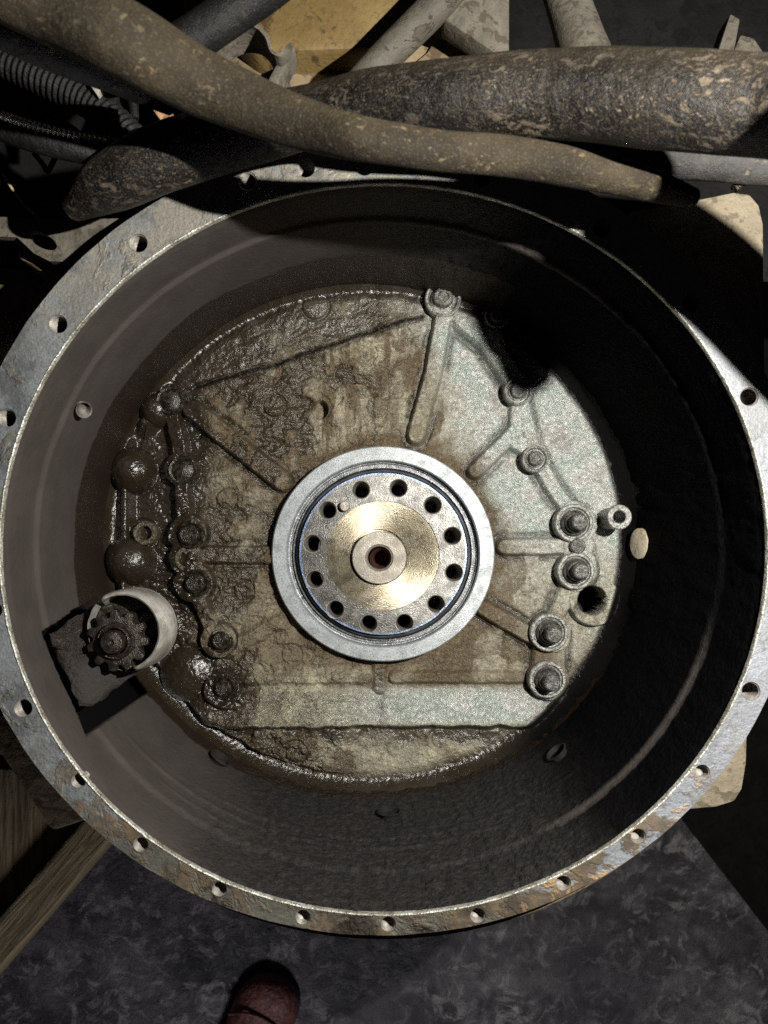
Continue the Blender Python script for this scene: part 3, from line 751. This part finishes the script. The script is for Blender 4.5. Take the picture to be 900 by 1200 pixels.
cl("reflection_band", [(98.9*q, -.192), (98.6*q, -.181), (98*q, -.1785), (95.8*q, -.1785)], BLUEM)
# drilled face: CDT annulus with real holes
def drilled():
    vs = []; ed = []; n = 128; r1 = 95.8*q; r2 = 66*q; hs = []
    off = W(449, 651.5, -.176) - Vector((cc.x, cc.y, -.176))
    cxy = Vector((off.x, off.y))
    for R_, c in ((r1, Vector((0, 0))), (r2, cxy*.8)):
        b = len(vs); vs += [Vector((c.x+R_*math.cos(2*math.pi*i/n), c.y+.966*R_*math.sin(2*math.pi*i/n))) for i in range(n)]
        ed += [(b+i, b+(i+1) % n) for i in range(n)]
    pts = [(467, 572), (507, 592), (530, 628), (532, 671), (511, 708), (474, 730), (432, 731), (393, 714), (369, 679), (366, 637), (384, 598), (423, 574)]
    for p in pts:
        w = W(*p, -.1785); c = Vector((w.x-cc.x, w.y-cc.y)); hs.append(c); b = len(vs)
        vs += [Vector((c.x+10.2*q*math.cos(2*math.pi*i/28), c.y+10.2*q*math.sin(2*math.pi*i/28))) for i in range(28)]
        ed += [(b+i, b+(i+1) % 28) for i in range(28)]
    V2, E2, F2, *_ = delaunay_2d_cdt(vs, ed, [], 0, 1e-7)
    F = []
    for f in F2:
        c = sum((V2[i] for i in f), Vector((0, 0)))/len(f)
        d = c-cxy*.8
        if math.hypot(d.x, d.y/.966) < r2*.999: continue
        if any((c-h).length < 10.2*q*.99 for h in hs): continue
        F.append(tuple(f))
    zt = -.1785-(PZ-.002)
    me = bpy.data.meshes.new("drilled_face"); me.from_pydata([(v.x, v.y, zt) for v in V2], [], F); me.update()
    bm = bmesh.new(); bm.from_mesh(me); bmesh.ops.recalc_face_normals(bm, faces=bm.faces)
    if sum(f.normal.z for f in bm.faces) < 0: bmesh.ops.reverse_faces(bm, faces=bm.faces)
    bm.to_mesh(me); bm.free(); me.materials.append(CRKM); link("drilled_face", me, C0)
    hm = lathe_mesh("bolt_hole", [(11.0*q, .0003), (10.2*q, .0001), (8.9*q, -.0045), (8.3*q, -.012), (8.2*q, -.085), (0, -.0855)], THREADM, n=36)
    for h in hs: link("bolt_hole", hm, C0, (h.x, h.y, zt))
    pin = lathe_mesh("dowel_pin", [(6.2*q, -.002), (6.2*q, .0052), (5.2*q, .0062), (0, .0062)], HUBM, n=24)
    w = W(404, 593, -.172); link("dowel_pin", pin, C0, (w.x-cc.x, w.y-cc.y, zt))
    # centre disc and hub
    e = Vector((cxy.x*.8, cxy.y*.8, 0))
    o = cl("centre_disc", [(72*q, -.1800), (65.2*q, -.1800), (34.5*q, -.1812), (33.8*q, -.1812), (33.5*q, -.1850), (18*q, -.1850)], BRASS); o.location = W(444, 652.5, -.18) - Vector((cc.x, cc.y, -.18))
    hub = cl("pilot_hub", [(31.9*q, -.186), (31.9*q, -.1762), (31*q, -.1754), (16.5*q, -.1754), (15.8*q, -.1760), (14.8*q, -.177), (14.2*q, -.1765), (13.4*q, -.178)], HUBM, n=96)
    w = W(444.6, 653.6, -.1754); hub.location = (w.x-cc.x, w.y-cc.y, 0)
    bo = cl("pilot_bore", [(13.4*q, -.178), (11*q, -.184), (8.5*q, -.196), (8.3*q, -.26), (0, -.262)], BOREM, n=64); bo.parent = hub; bo.location = (2*q, -1*q, 0)
drilled()

# ------------------------------------------------------------------ starter drive
ZC = -.048
ST = thing("starter_drive", "starter pinion in a bright polished cup poking out of a dark pocket at left", "starter drive", W(140, 752, ZC-.03))
sl_ = ST.location
def st(o): o.matrix_parent_inverse = Matrix.Translation(-sl_); return o
mq = M(ZC)
c0 = W(142, 741, ZC)
def stl(name, prof, mat, c, parent=ST, **k):
    o = lathe(name, prof, mat, parent, **k); o.location = c - sl_; return o
# cup open towards the left: sweep 300 degrees, slightly ragged on its left
def cup_mesh():
    n = 90; V = []; F = []
    prof = [(43.5, 0), (45.5, .001), (47, .000), (48.5, -.003), (50, -.012), (50.5, -.020), (50.5, -.034), (43, -.034), (43.3, -.004), (43.5, 0)]
    for i in range(n):
        a = 2*math.pi*i/n
        lf = max(0, math.cos(a-math.radians(205)))
        for r_, z in prof:
            rr = (r_-2.5*lf + random.uniform(-.15, .15)-lf*random.uniform(0, .8))*mq
            cutz = .028*sst(lf, .02, .55)+random.uniform(0, .0008)*(lf > .2)
            V.append((rr*math.cos(a), rr*math.sin(a), z - float(cutz)*(1 if z > -.01 else 0)))
    m = len(prof)
    for i in range(n):
        for kk in range(m-1): F.append((i*m+kk, i*m+kk+1, ((i+1) % n)*m+kk+1, ((i+1) % n)*m+kk))
    o = pymesh("nose_cup", V, F, CHROME, ST, smooth=True, angle=40); o.location = c0 - sl_
cup_mesh()
stl("cup_floor", [(44.5*mq, -.010), (0, -.010)], OILBLK, c0+Vector((0, 0, -.012)), n=40)
# pinion
pc = W(137, 751, ZC-.008)
def gear():
    nt = 11; V = []; r1, r2 = 37*mq, 29*mq; pts = []
    for i in range(nt):
        a0 = 2*math.pi*i/nt
        for da, r_ in ((-.34, r2), (-.17, r1), (.10, r1), (.22, r2)): pts.append((r_*math.cos(a0+da*2*math.pi/nt*1.3), r_*math.sin(a0+da*2*math.pi/nt*1.3)))
    n = len(pts); V = [(x, y, 0) for x, y in pts]+[(x, y, -.03) for x, y in pts]
    F = [tuple(range(n)), tuple(range(2*n-1, n-1, -1))]+[(i, i+n, (i+1) % n+n, (i+1) % n) for i in range(n)]
    o = pymesh("pinion_gear", V, F, PINM, ST, smooth=True, bevel=.0007); o.location = pc-sl_
gear()
stl("retaining_collar", [(22*mq, -.002), (22*mq, .003), (20.5*mq, .0045), (18.5*mq, .004), (18*mq, .0055), (16.5*mq, .0065), (15.5*mq, .005), (15*mq, .001)], PINM, pc, n=48)
stl("shaft_end", [(14*mq, -.002), (14*mq, .009), (12.5*mq, .011), (4*mq, .012), (2.5*mq, .0105), (0, .010)], PINM, pc, n=40)
# nose casting that carries the pinion: fills the pocket in the wall, leaving a black gap below
def nose():
    # outline px with heights, top surface follows the slope of the wall
    o1 = [(112, 706), (54, 744), (60, 765), (90, 838), (174, 776), (178, 740), (150, 712)]
    zz = [-.080, -.052, -.053, -.054, -.086, -.088, -.088]
    top = [W(x, y, z) for (x, y), z in zip(o1, zz)]
    n = len(top); v = top+[p+Vector((.0, .0, -.03)) for p in top]
    f = [tuple(range(n)), tuple(range(2*n-1, n-1, -1))]+[(i, i+n, (i+1) % n+n, (i+1) % n) for i in range(n)]
    bm = bmesh.new(); bv = [bm.verts.new(x) for x in v]
    for ff in f: bm.faces.new([bv[i] for i in ff])
    bmesh.ops.triangulate(bm, faces=[bm.faces[:][0]] if False else bm.faces[:])
    bmesh.ops.subdivide_edges(bm, edges=bm.edges[:], cuts=7, use_grid_fill=True)
    for _ in range(6): bmesh.ops.smooth_vert(bm, verts=bm.verts[:], factor=.5, use_axis_x=True, use_axis_y=True, use_axis_z=True)
    from mathutils import noise as _ns
    for vv in bm.verts: vv.co += _ns.noise_vector(vv.co*70)*.0035
    for vv in bm.verts: vv.co += Vector((random.uniform(-1, 1), random.uniform(-1, 1), random.uniform(-1, 1)))*.0008
    bmesh.ops.recalc_face_normals(bm, faces=bm.faces)
    me = bpy.data.meshes.new("nose_casting"); bm.to_mesh(me); bm.free()
    me.polygons.foreach_set('use_smooth', [True]*len(me.polygons)); me.set_sharp_from_angle(angle=math.radians(50))
    t = NT("nose_casting_grime"); sp = t.n('ShaderNodeSeparateXYZ'); t.put(sp.inputs[0], t.pos)
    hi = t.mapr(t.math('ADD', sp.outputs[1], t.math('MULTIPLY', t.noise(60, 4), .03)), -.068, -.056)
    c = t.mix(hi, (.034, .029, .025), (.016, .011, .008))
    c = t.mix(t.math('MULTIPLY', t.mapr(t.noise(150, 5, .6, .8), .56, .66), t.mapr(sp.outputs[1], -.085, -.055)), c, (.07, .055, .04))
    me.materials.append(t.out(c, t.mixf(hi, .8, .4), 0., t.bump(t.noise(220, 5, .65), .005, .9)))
    o = link("nose_casting", me, ST); st(o)
nose()

# ------------------------------------------------------------------ hoses over the top
tag(tube("hose", tube_pts([(1340, 340, .20, 70), (1240, 240, .20, 70), (1172, 174, .20, 70), (1118, 140, .20, 70), (1079, 138, .196, 66), (990, 132, .16, 58), (900, 126, .132, 54), (790, 118, .12, 52), (650, 111, .10, 47), (520, 117, .088, 41), (440, 121, .075, 36), (375, 134, .062, 33), (300, 153, .05, 35), (205, 180, .045, 37), (130, 214, .035, 32), (84, 246, .022, 14)]), HOSE_A, ns=48, nseg=14, lump=.006),  # unseen right end bent to cast the shadow on flange and plate
    "thick black hose caked with pale mud, lying across the top of the flange", "hose")
tag(tube("hose", tube_pts([(-90, -75, .17, 50), (40, -8, .15, 46), (150, 50, .14, 42), (250, 104, .115, 35), (350, 144, .112, 28), (430, 164, .12, 24), (520, 177, .11, 22), (600, 184, .095, 22), (700, 202, .08, 21), (775, 221, .07, 16), (812, 232, .06, 11)]), HOSE_B, ns=40, nseg=14, lump=.008),
    "long dusty brown hose slanting from the top left corner over the black one", "hose")
tag(tube("pipe", tube_pts([(640, 168, -.02, 16), (740, 180, -.02, 22), (850, 190, -.02, 22), (980, 200, -.02, 22)]), HOSE_G, lump=.006),
    "dusty grey pipe just under the muddy black hose at right", "pipe")
tag(tube("hose", tube_pts([(-60, 10, .10, 17), (0, 38, .10, 18), (60, 64, .09, 18), (120, 88, .08, 16), (200, 120, .05, 14)]), HOSE_G, lump=.006),
    "short stretch of pale grey hose in the top left corner", "hose")
tag(tube("hose", tube_pts([(150, 80, .03, 22), (205, 58, .03, 24), (260, 22, .03, 24), (330, -28, .03, 24), (380, -80, .03, 24)]), CABLE),
    "smooth dark hose behind the metal strap, running out at the top edge", "hose")
tag(tube("corrugated_conduit", tube_pts([(-5, 70, -.01, 16), (60, 98, -.01, 18), (105, 120, -.01, 18), (140, 148, -.01, 18), (175, 185, -.01, 18)]), CABLE, nseg=70, ns=28, ripple=(.0042, .07)),
    "corrugated black conduit curving down to the muddy hose at left", "conduit")
def braided():
    P = tube_pts([(-70, 115, .04, 15), (0, 148, .04, 16), (60, 166, .04, 17), (130, 180, .03, 17), (200, 195, .0, 16)])
    o = tag(tube("braided_line", P, CABLE, ns=28, nseg=16), "flexible line with a bright coiled wire guard along its top, left edge", "flexible line")
    P2 = tube_pts([(-70, 103, .05, 4), (0, 134, .05, 4), (40, 147, .05, 4), (80, 157, .047, 3.5), (125, 166, .04, 3)])
    w = tube("wire_guard", P2, m_metal("bright_coil_wire", (.45, .42, .34), (.6, .57, .48), .35, .6), o, nseg=110, ns=12, ripple=(.0027, .33))
braided()
tag(tube("rod", tube_pts([(395, 130, -.02, 17), (440, 78, -.02, 18), (500, 18, -.02, 19), (560, -50, -.02, 19)]), m_rubber("dusty_rod", (.07, .063, .05), (.105, .095, .076), (.07, .06, .045)), lump=.005),
    "dusty straight rod slanting up to the top edge, centre", "rod")
tag(prism("bracket", [(520, -20), (597, -20), (597, 68), (586, 66), (520, 22)], -.05, -.03, GREYM),
    "grey triangular bracket plate above the muddy hose, top centre", "bracket")
tag(tube("post", tube_pts([(640, -60, -.06, 24), (664, 0, -.05, 25), (690, 80, -.04, 30), (700, 120, -.04, 30)]), GREYM, lump=.01),
    "short dusty round post rising behind the muddy hose, right of centre", "post")
_b = thing("forked_bracket", "pale forked bracket tip behind the hose at the top right", "bracket", W(870, 80, -.06))
for nm, ol in (("prong", [(838, 70), (856, 15), (868, 22), (858, 75)]), ("web", [(852, 78), (868, 40), (884, 44), (915, 90), (900, 100)])):
    o = prism(nm, ol, -.07, -.05, GREYM, _b); o.matrix_parent_inverse = Matrix.Translation(-_b.location)
_hc = thing("shadow_caster", "unseen clamp shape added beyond the right edge to cast a shadow on the plate", "shadow caster", W(1075, 136, .205))  # out of view, added to throw a round shadow on the plate
_r = 69*M(.205)
_o = lathe("caster_band", [(_r, -.006), (_r+.0015, -.006), (_r+.0015, .006), (_r, .006), (_r, -.006)], STUDM, _hc, n=48); _o.rotation_euler = (0, math.radians(85), math.radians(4))
_o = lathe("caster_lump", [(0, -.013), (.0095, -.013), (.010, -.010), (.010, .010), (.0085, .013), (0, .013)], STUDM, _hc, n=20); _o.location = Vector((.2002, .1395, .203)) - _hc.location; _o.rotation_euler = (math.radians(70), 0, math.radians(25))
# engine casting behind the top
E = thing("engine_casting", "ochre and tan painted engine casting showing behind the hoses and the flange", "engine casting", W(430, 90, -.12))
def eng(nm, ol, z0, z1, m, **k):
    o = prism(nm, ol, z0, z1, m, E, **k); o.matrix_parent_inverse = Matrix.Translation(-E.location); return o
eng("upper_housing", [(290, -60), (540, -60), (500, 0), (455, 56), (300, 62), (272, 40)], -.14, -.05, OCHRE, bevel=.004)
eng("side_cover", [(235, 50), (470, 40), (520, 60), (480, 110), (330, 150), (258, 170), (205, 120)], -.16, -.075, PAINT, bevel=.004)
eng("lower_lug", [(500, 60), (512, 42), (545, 54), (560, 80), (500, 110), (440, 110)], -.14, -.07, PAINT, bevel=.003)
eng("corner_housing", [(212, -40), (262, -40), (236, 24), (216, 20)], -.14, -.09, OCHRE, bevel=.003)
# dark engine bay behind everything on top
bay = pymesh("engine_bay_wall", [W(-700, -700, -.28), W(1700, -700, -.28), W(1700, 330, -.28), W(-700, 330, -.28)]+[W(-700, -700, -.30), W(1700, -700, -.30), W(1700, 330, -.30), W(-700, 330, -.30)],
             [(0, 3, 2, 1), (4, 5, 6, 7), (0, 1, 5, 4), (1, 2, 6, 5), (2, 3, 7, 6), (3, 0, 4, 7)], DARKM); bay['kind'] = 'structure'
# strap clip
def strap():
    path = [(252, 84), (256, 64), (268, 50), (286, 43), (304, 46), (316, 58), (322, 74), (332, 78), (343, 66)]
    z0 = .01
    P = catmull([(*W(x, y, z0), 0) for x, y in path], 8)[:, :3]
    T = np.gradient(P, axis=0); T /= np.linalg.norm(T, axis=1)[:, None]; N = np.stack([-T[:, 1], T[:, 0], 0*T[:, 0]], 1)
    V = []; F = []; th = .0011
    for p, n_ in zip(P, N):
        for s_, z in ((1, .012), (-1, .012), (-1, -.014), (1, -.014)): V.append(tuple(p+n_*th*s_+np.array([0, 0, z])))
    m = len(P)
    for i in range(m-1):
        for k_ in range(4): F.append((i*4+k_, i*4+(k_+1) % 4, (i+1)*4+(k_+1) % 4, (i+1)*4+k_))
    F += [(0, 1, 2, 3), tuple((m-1)*4+x for x in (3, 2, 1, 0))]
    return V, F
sv, sf = strap()
t_ = thing("strap_clamp", "bent metal strap clamp looping over the engine casting, top left of centre", "clamp", W(300, 80, .0))
o = pymesh("strap", sv, sf, GREYM, t_, smooth=True); o.matrix_parent_inverse = Matrix.Translation(-t_.location)
o = prism("clamp_leg", [(335, 54), (346, 56), (325, 100), (312, 98)], -.005, .012, GREYM, t_, bevel=.0008); o.matrix_parent_inverse = Matrix.Translation(-t_.location)
o = prism("clamp_foot", [(292, 92), (330, 76), (338, 84), (306, 102)], -.03, -.002, GREYM, t_, bevel=.0008); o.matrix_parent_inverse = Matrix.Translation(-t_.location)
# small bits at the left
tag(prism("copper_strap", [(169, 106), (177, 103), (184, 112), (184, 120), (204, 134), (192, 147), (180, 130), (172, 118)], -.012, .0, COPPER, bevel=.0008), "small coppery strap end between the hoses, top left", "strap")
tag(prism("metal_tab", [(97, 79), (106, 86), (118, 104), (114, 112), (104, 98)], -.012, .004, m_metal("scuffed_tab", (.3, .28, .24), (.55, .52, .46), .4, .4, 200), bevel=.0006), "thin scuffed metal tab in the dark, above the corrugated conduit", "metal tab")
tag(tube("wire", tube_pts([(112, 92, -.03, 9), (126, 104, -.03, 10), (134, 126, -.03, 9), (146, 150, -.03, 8)]), CABLE), "stubby dark wire end beside the corrugated conduit", "wire")
for i, (pts, lab) in enumerate([
    ([(4, 90, -.06, 4), (14, 118, -.06, 5), (20, 150, -.06, 4)], "thin dark wire hanging at the far left above the flexible line"),
    ([(28, 80, -.07, 4), (36, 120, -.07, 5), (34, 150, -.07, 4)], "thin dark wire hanging second from the left edge"),
    ([(60, 138, -.04, 5), (85, 152, -.04, 5), (100, 166, -.04, 4)], "short dark wire lying over the flexible line at left"),
    ([(40, 180, -.07, 3), (50, 192, -.07, 3), (56, 200, -.07, 3), (66, 182, -.07, 3)], "small wire loop hanging below the flexible line at left"),
    ([(150, 95, -.05, 7), (155, 115, -.05, 7), (158, 140, -.05, 5)], "dusty wire end just left of the coppery strap")]):
    tag(tube("wire", tube_pts(pts), CABLE, ns=12), lab, "wire")
tag(tube("twig", tube_pts([(3, 204, -.03, 1.8), (16, 224, -.03, 1.6), (30, 242, -.03, 1.5), (48, 258, -.035, 1.2)]), YELLOW, ns=8), "thin yellow straw at the left edge above the bracket plate", "straw")
# bracket plate with an oval hole at left
def oval_plate():
    ol = [(-40, 252), (60, 257), (140, 256), (175, 250), (150, 278), (110, 300), (88, 307), (58, 306), (40, 297), (20, 278), (-40, 276)]
    hole = [(50+17*math.cos(a), 282+9*math.sin(a)+7*math.cos(a)) for a in np.linspace(0, 2*math.pi, 24, endpoint=False)]
    vs = [W(x, y, -.03).to_2d() for x, y in ol+hole]; n = len(ol); m = len(hole)
    ed = [(i, (i+1) % n) for i in range(n)]+[(n+i, n+(i+1) % m) for i in range(m)]
    V2, E2, F2, *_ = delaunay_2d_cdt(vs, ed, [], 1, 1e-7)
    hc = W(50, 282, -.03).to_2d(); F = []
    for f in F2:
        c = sum((V2[i] for i in f), Vector((0, 0)))/len(f)
        px = c.x/M(-.03)+CX; py = CY-c.y/M(-.03)
        u = (px-50)/17; w = ((py-282)-7*u)/9
        if u*u+w*w < .9: continue
        F.append(tuple(f))
    me = bpy.data.meshes.new("bracket_plate"); me.from_pydata([(v.x, v.y, -.03) for v in V2], [], F); me.update()
    bm = bmesh.new(); bm.from_mesh(me)
    r = bmesh.ops.solidify(bm, geom=bm.faces[:], thickness=.006); bmesh.ops.recalc_face_normals(bm, faces=bm.faces)
    bm.to_mesh(me); bm.free(); me.materials.append(GREYM)
    return link("bracket_plate", me)
tag(oval_plate(), "dusty grey bracket plate with an oval hole, left edge above the flange", "bracket")
tag(prism("casting_lug", [(18, 288), (34, 284), (52, 296), (60, 304), (40, 312), (22, 304)], -.07, -.045, PAINT, bevel=.003), "small rounded tan lug under the bracket plate with the oval hole", "lug")
# tan block faces left and right
eng("side_panel", [(-160, 300), (72, 318), (40, 390), (0, 480), (-30, 560), (-160, 560)], -.20, -.11, PAINT, bevel=.004)
eng("foot", [(-160, 760), (30, 790), (80, 860), (130, 930), (110, 958), (60, 975), (0, 885), (-160, 850)], -.26, -.165, PAINT, bevel=.004)
eng("lug", [(878, 825), (876, 895), (871, 925), (862, 940), (840, 947), (806, 950), (800, 938), (850, 870)], -.10, -.045, TANM, bevel=.003)
pn = tag(prism("sheet_panel", [(720, 262), (745, 246), (800, 236), (860, 224), (880, 226), (891, 240), (896, 262), (898, 440), (860, 480), (790, 380)], -.07, -.028, TANM, bevel=.003), "dusty tan sheet panel beyond the flange at upper right", "panel")
tag(tube("wire", tube_pts([(860, 222, -.03, 5), (880, 207, -.03, 6), (905, 205, -.03, 7), (940, 214, -.03, 7)]), OILBLK, lump=.03), "oily black wire end above the tan panel at upper right", "wire")
# timber beam on the floor, lower left
def beam():
    a = W(-40, 1152, -.56); b = W(118, 968, -.56); d = (b-a); L = d.length*1.5; ang = math.atan2(d.y, d.x)-math.pi/2
    w = 40*M(-.56)
    v = [(sx*w/2, y, z) for z in (0, -.24) for sx, y in ((-1, -.3), (1, -.3), (1, L), (-1, L))]
    f = [(0, 1, 2, 3), (7, 6, 5, 4), (0, 4, 5, 1), (1, 5, 6, 2), (2, 6, 7, 3), (3, 7, 4, 0)]
    o = pymesh("timber_beam", v, f, WOOD, bevel=.004); o.location = a; o.rotation_euler = (0, 0, ang)
    tag(o, "rough timber beam standing on the floor at lower left", "beam")
beam()
tag(prism("oil_stained_board", [(-200, 1240), (-200, 880), (40, 905), (105, 962), (0, 1086), (-90, 1200)], -.62, -.585, WOOD, bevel=.003), "dark wide board behind the timber beam at lower left", "board")

# shoe on the floor
def shoe():
    # cross-sections along the shoe, heel to toe: (s along, half width, height)
    tip = W(330, 1146, FZ+.02); 
    V = []; F = []; ns = 24
    secs = [(0, .030, .060), (.02, .036, .075), (.07, .036, .085), (.13, .038, .080), (.17, .043, .066), (.21, .049, .055), (.245, .051, .050), (.27, .046, .047), (.288, .034, .040), (.298, .018, .028), (.302, .004, .014)]
    C = catmull([(s_, w, h, 0) for s_, w, h in secs], 5)
    for s_, w, h, _ in C:
        for i in range(ns):
            a = 2*math.pi*i/ns; c, s2 = math.cos(a), math.sin(a)
            z = h*.35 + (h*.65*s2 if s2 > 0 else h*.35*s2)
            wr = 1+.03*math.sin(s_*210)*max(0, s2)*(1 if .17 < s_ < .27 else 0)
            V.append((w*c*(1 if s2 > 0 else 1.04), s_, z*wr))
    m = len(C)
    for i in range(m-1):
        for k_ in range(ns): F.append((i*ns+k_, i*ns+(k_+1) % ns, (i+1)*ns+(k_+1) % ns, (i+1)*ns+k_))
    F += [tuple(range(ns))[::-1], tuple((m-1)*ns+i for i in range(ns))]
    root = thing("shoe", "toe of a dark red leather shoe on the floor at the bottom edge", "shoe")
    u = pymesh("upper", V, F, LEATHER, root, smooth=True, angle=70)
    sv = [(w*1.08*sx, s_, z) for z in (.012, 0) for s_, w, sx in [(c[0], c[1], 1) for c in C]+[(c[0], c[1], -1) for c in C[::-1]]]
    n = len(sv)//2
    pymesh("sole", sv, [tuple(range(n)), tuple(range(2*n-1, n-1, -1))]+[(i, i+n, (i+1) % n+n, (i+1) % n) for i in range(n)], DARKM, root)
    tc = tube("toe_cap_seam", [(-.05, .215, .030, .0025), (-.03, .240, .050, .0025), (0, .248, .053, .0025), (.03, .240, .050, .0025), (.05, .215, .030, .0025)], LEATHER, root, ns=8)
    ang = math.radians(-28); root.rotation_euler = (0, 0, ang)
    t = Vector((-math.sin(ang)*.302, math.cos(ang)*.302, 0)); p = Vector((tip.x, tip.y, FZ)) - t; root.location = p
shoe()
for o in list(COL.objects):
    if o.parent is None and o.get('category') == 'hose': o['group'] = "hoses running over the top of the housing"
    if o.parent is None and o.get('category') == 'wire': o['group'] = "loose wires around the top of the housing"
print("done")
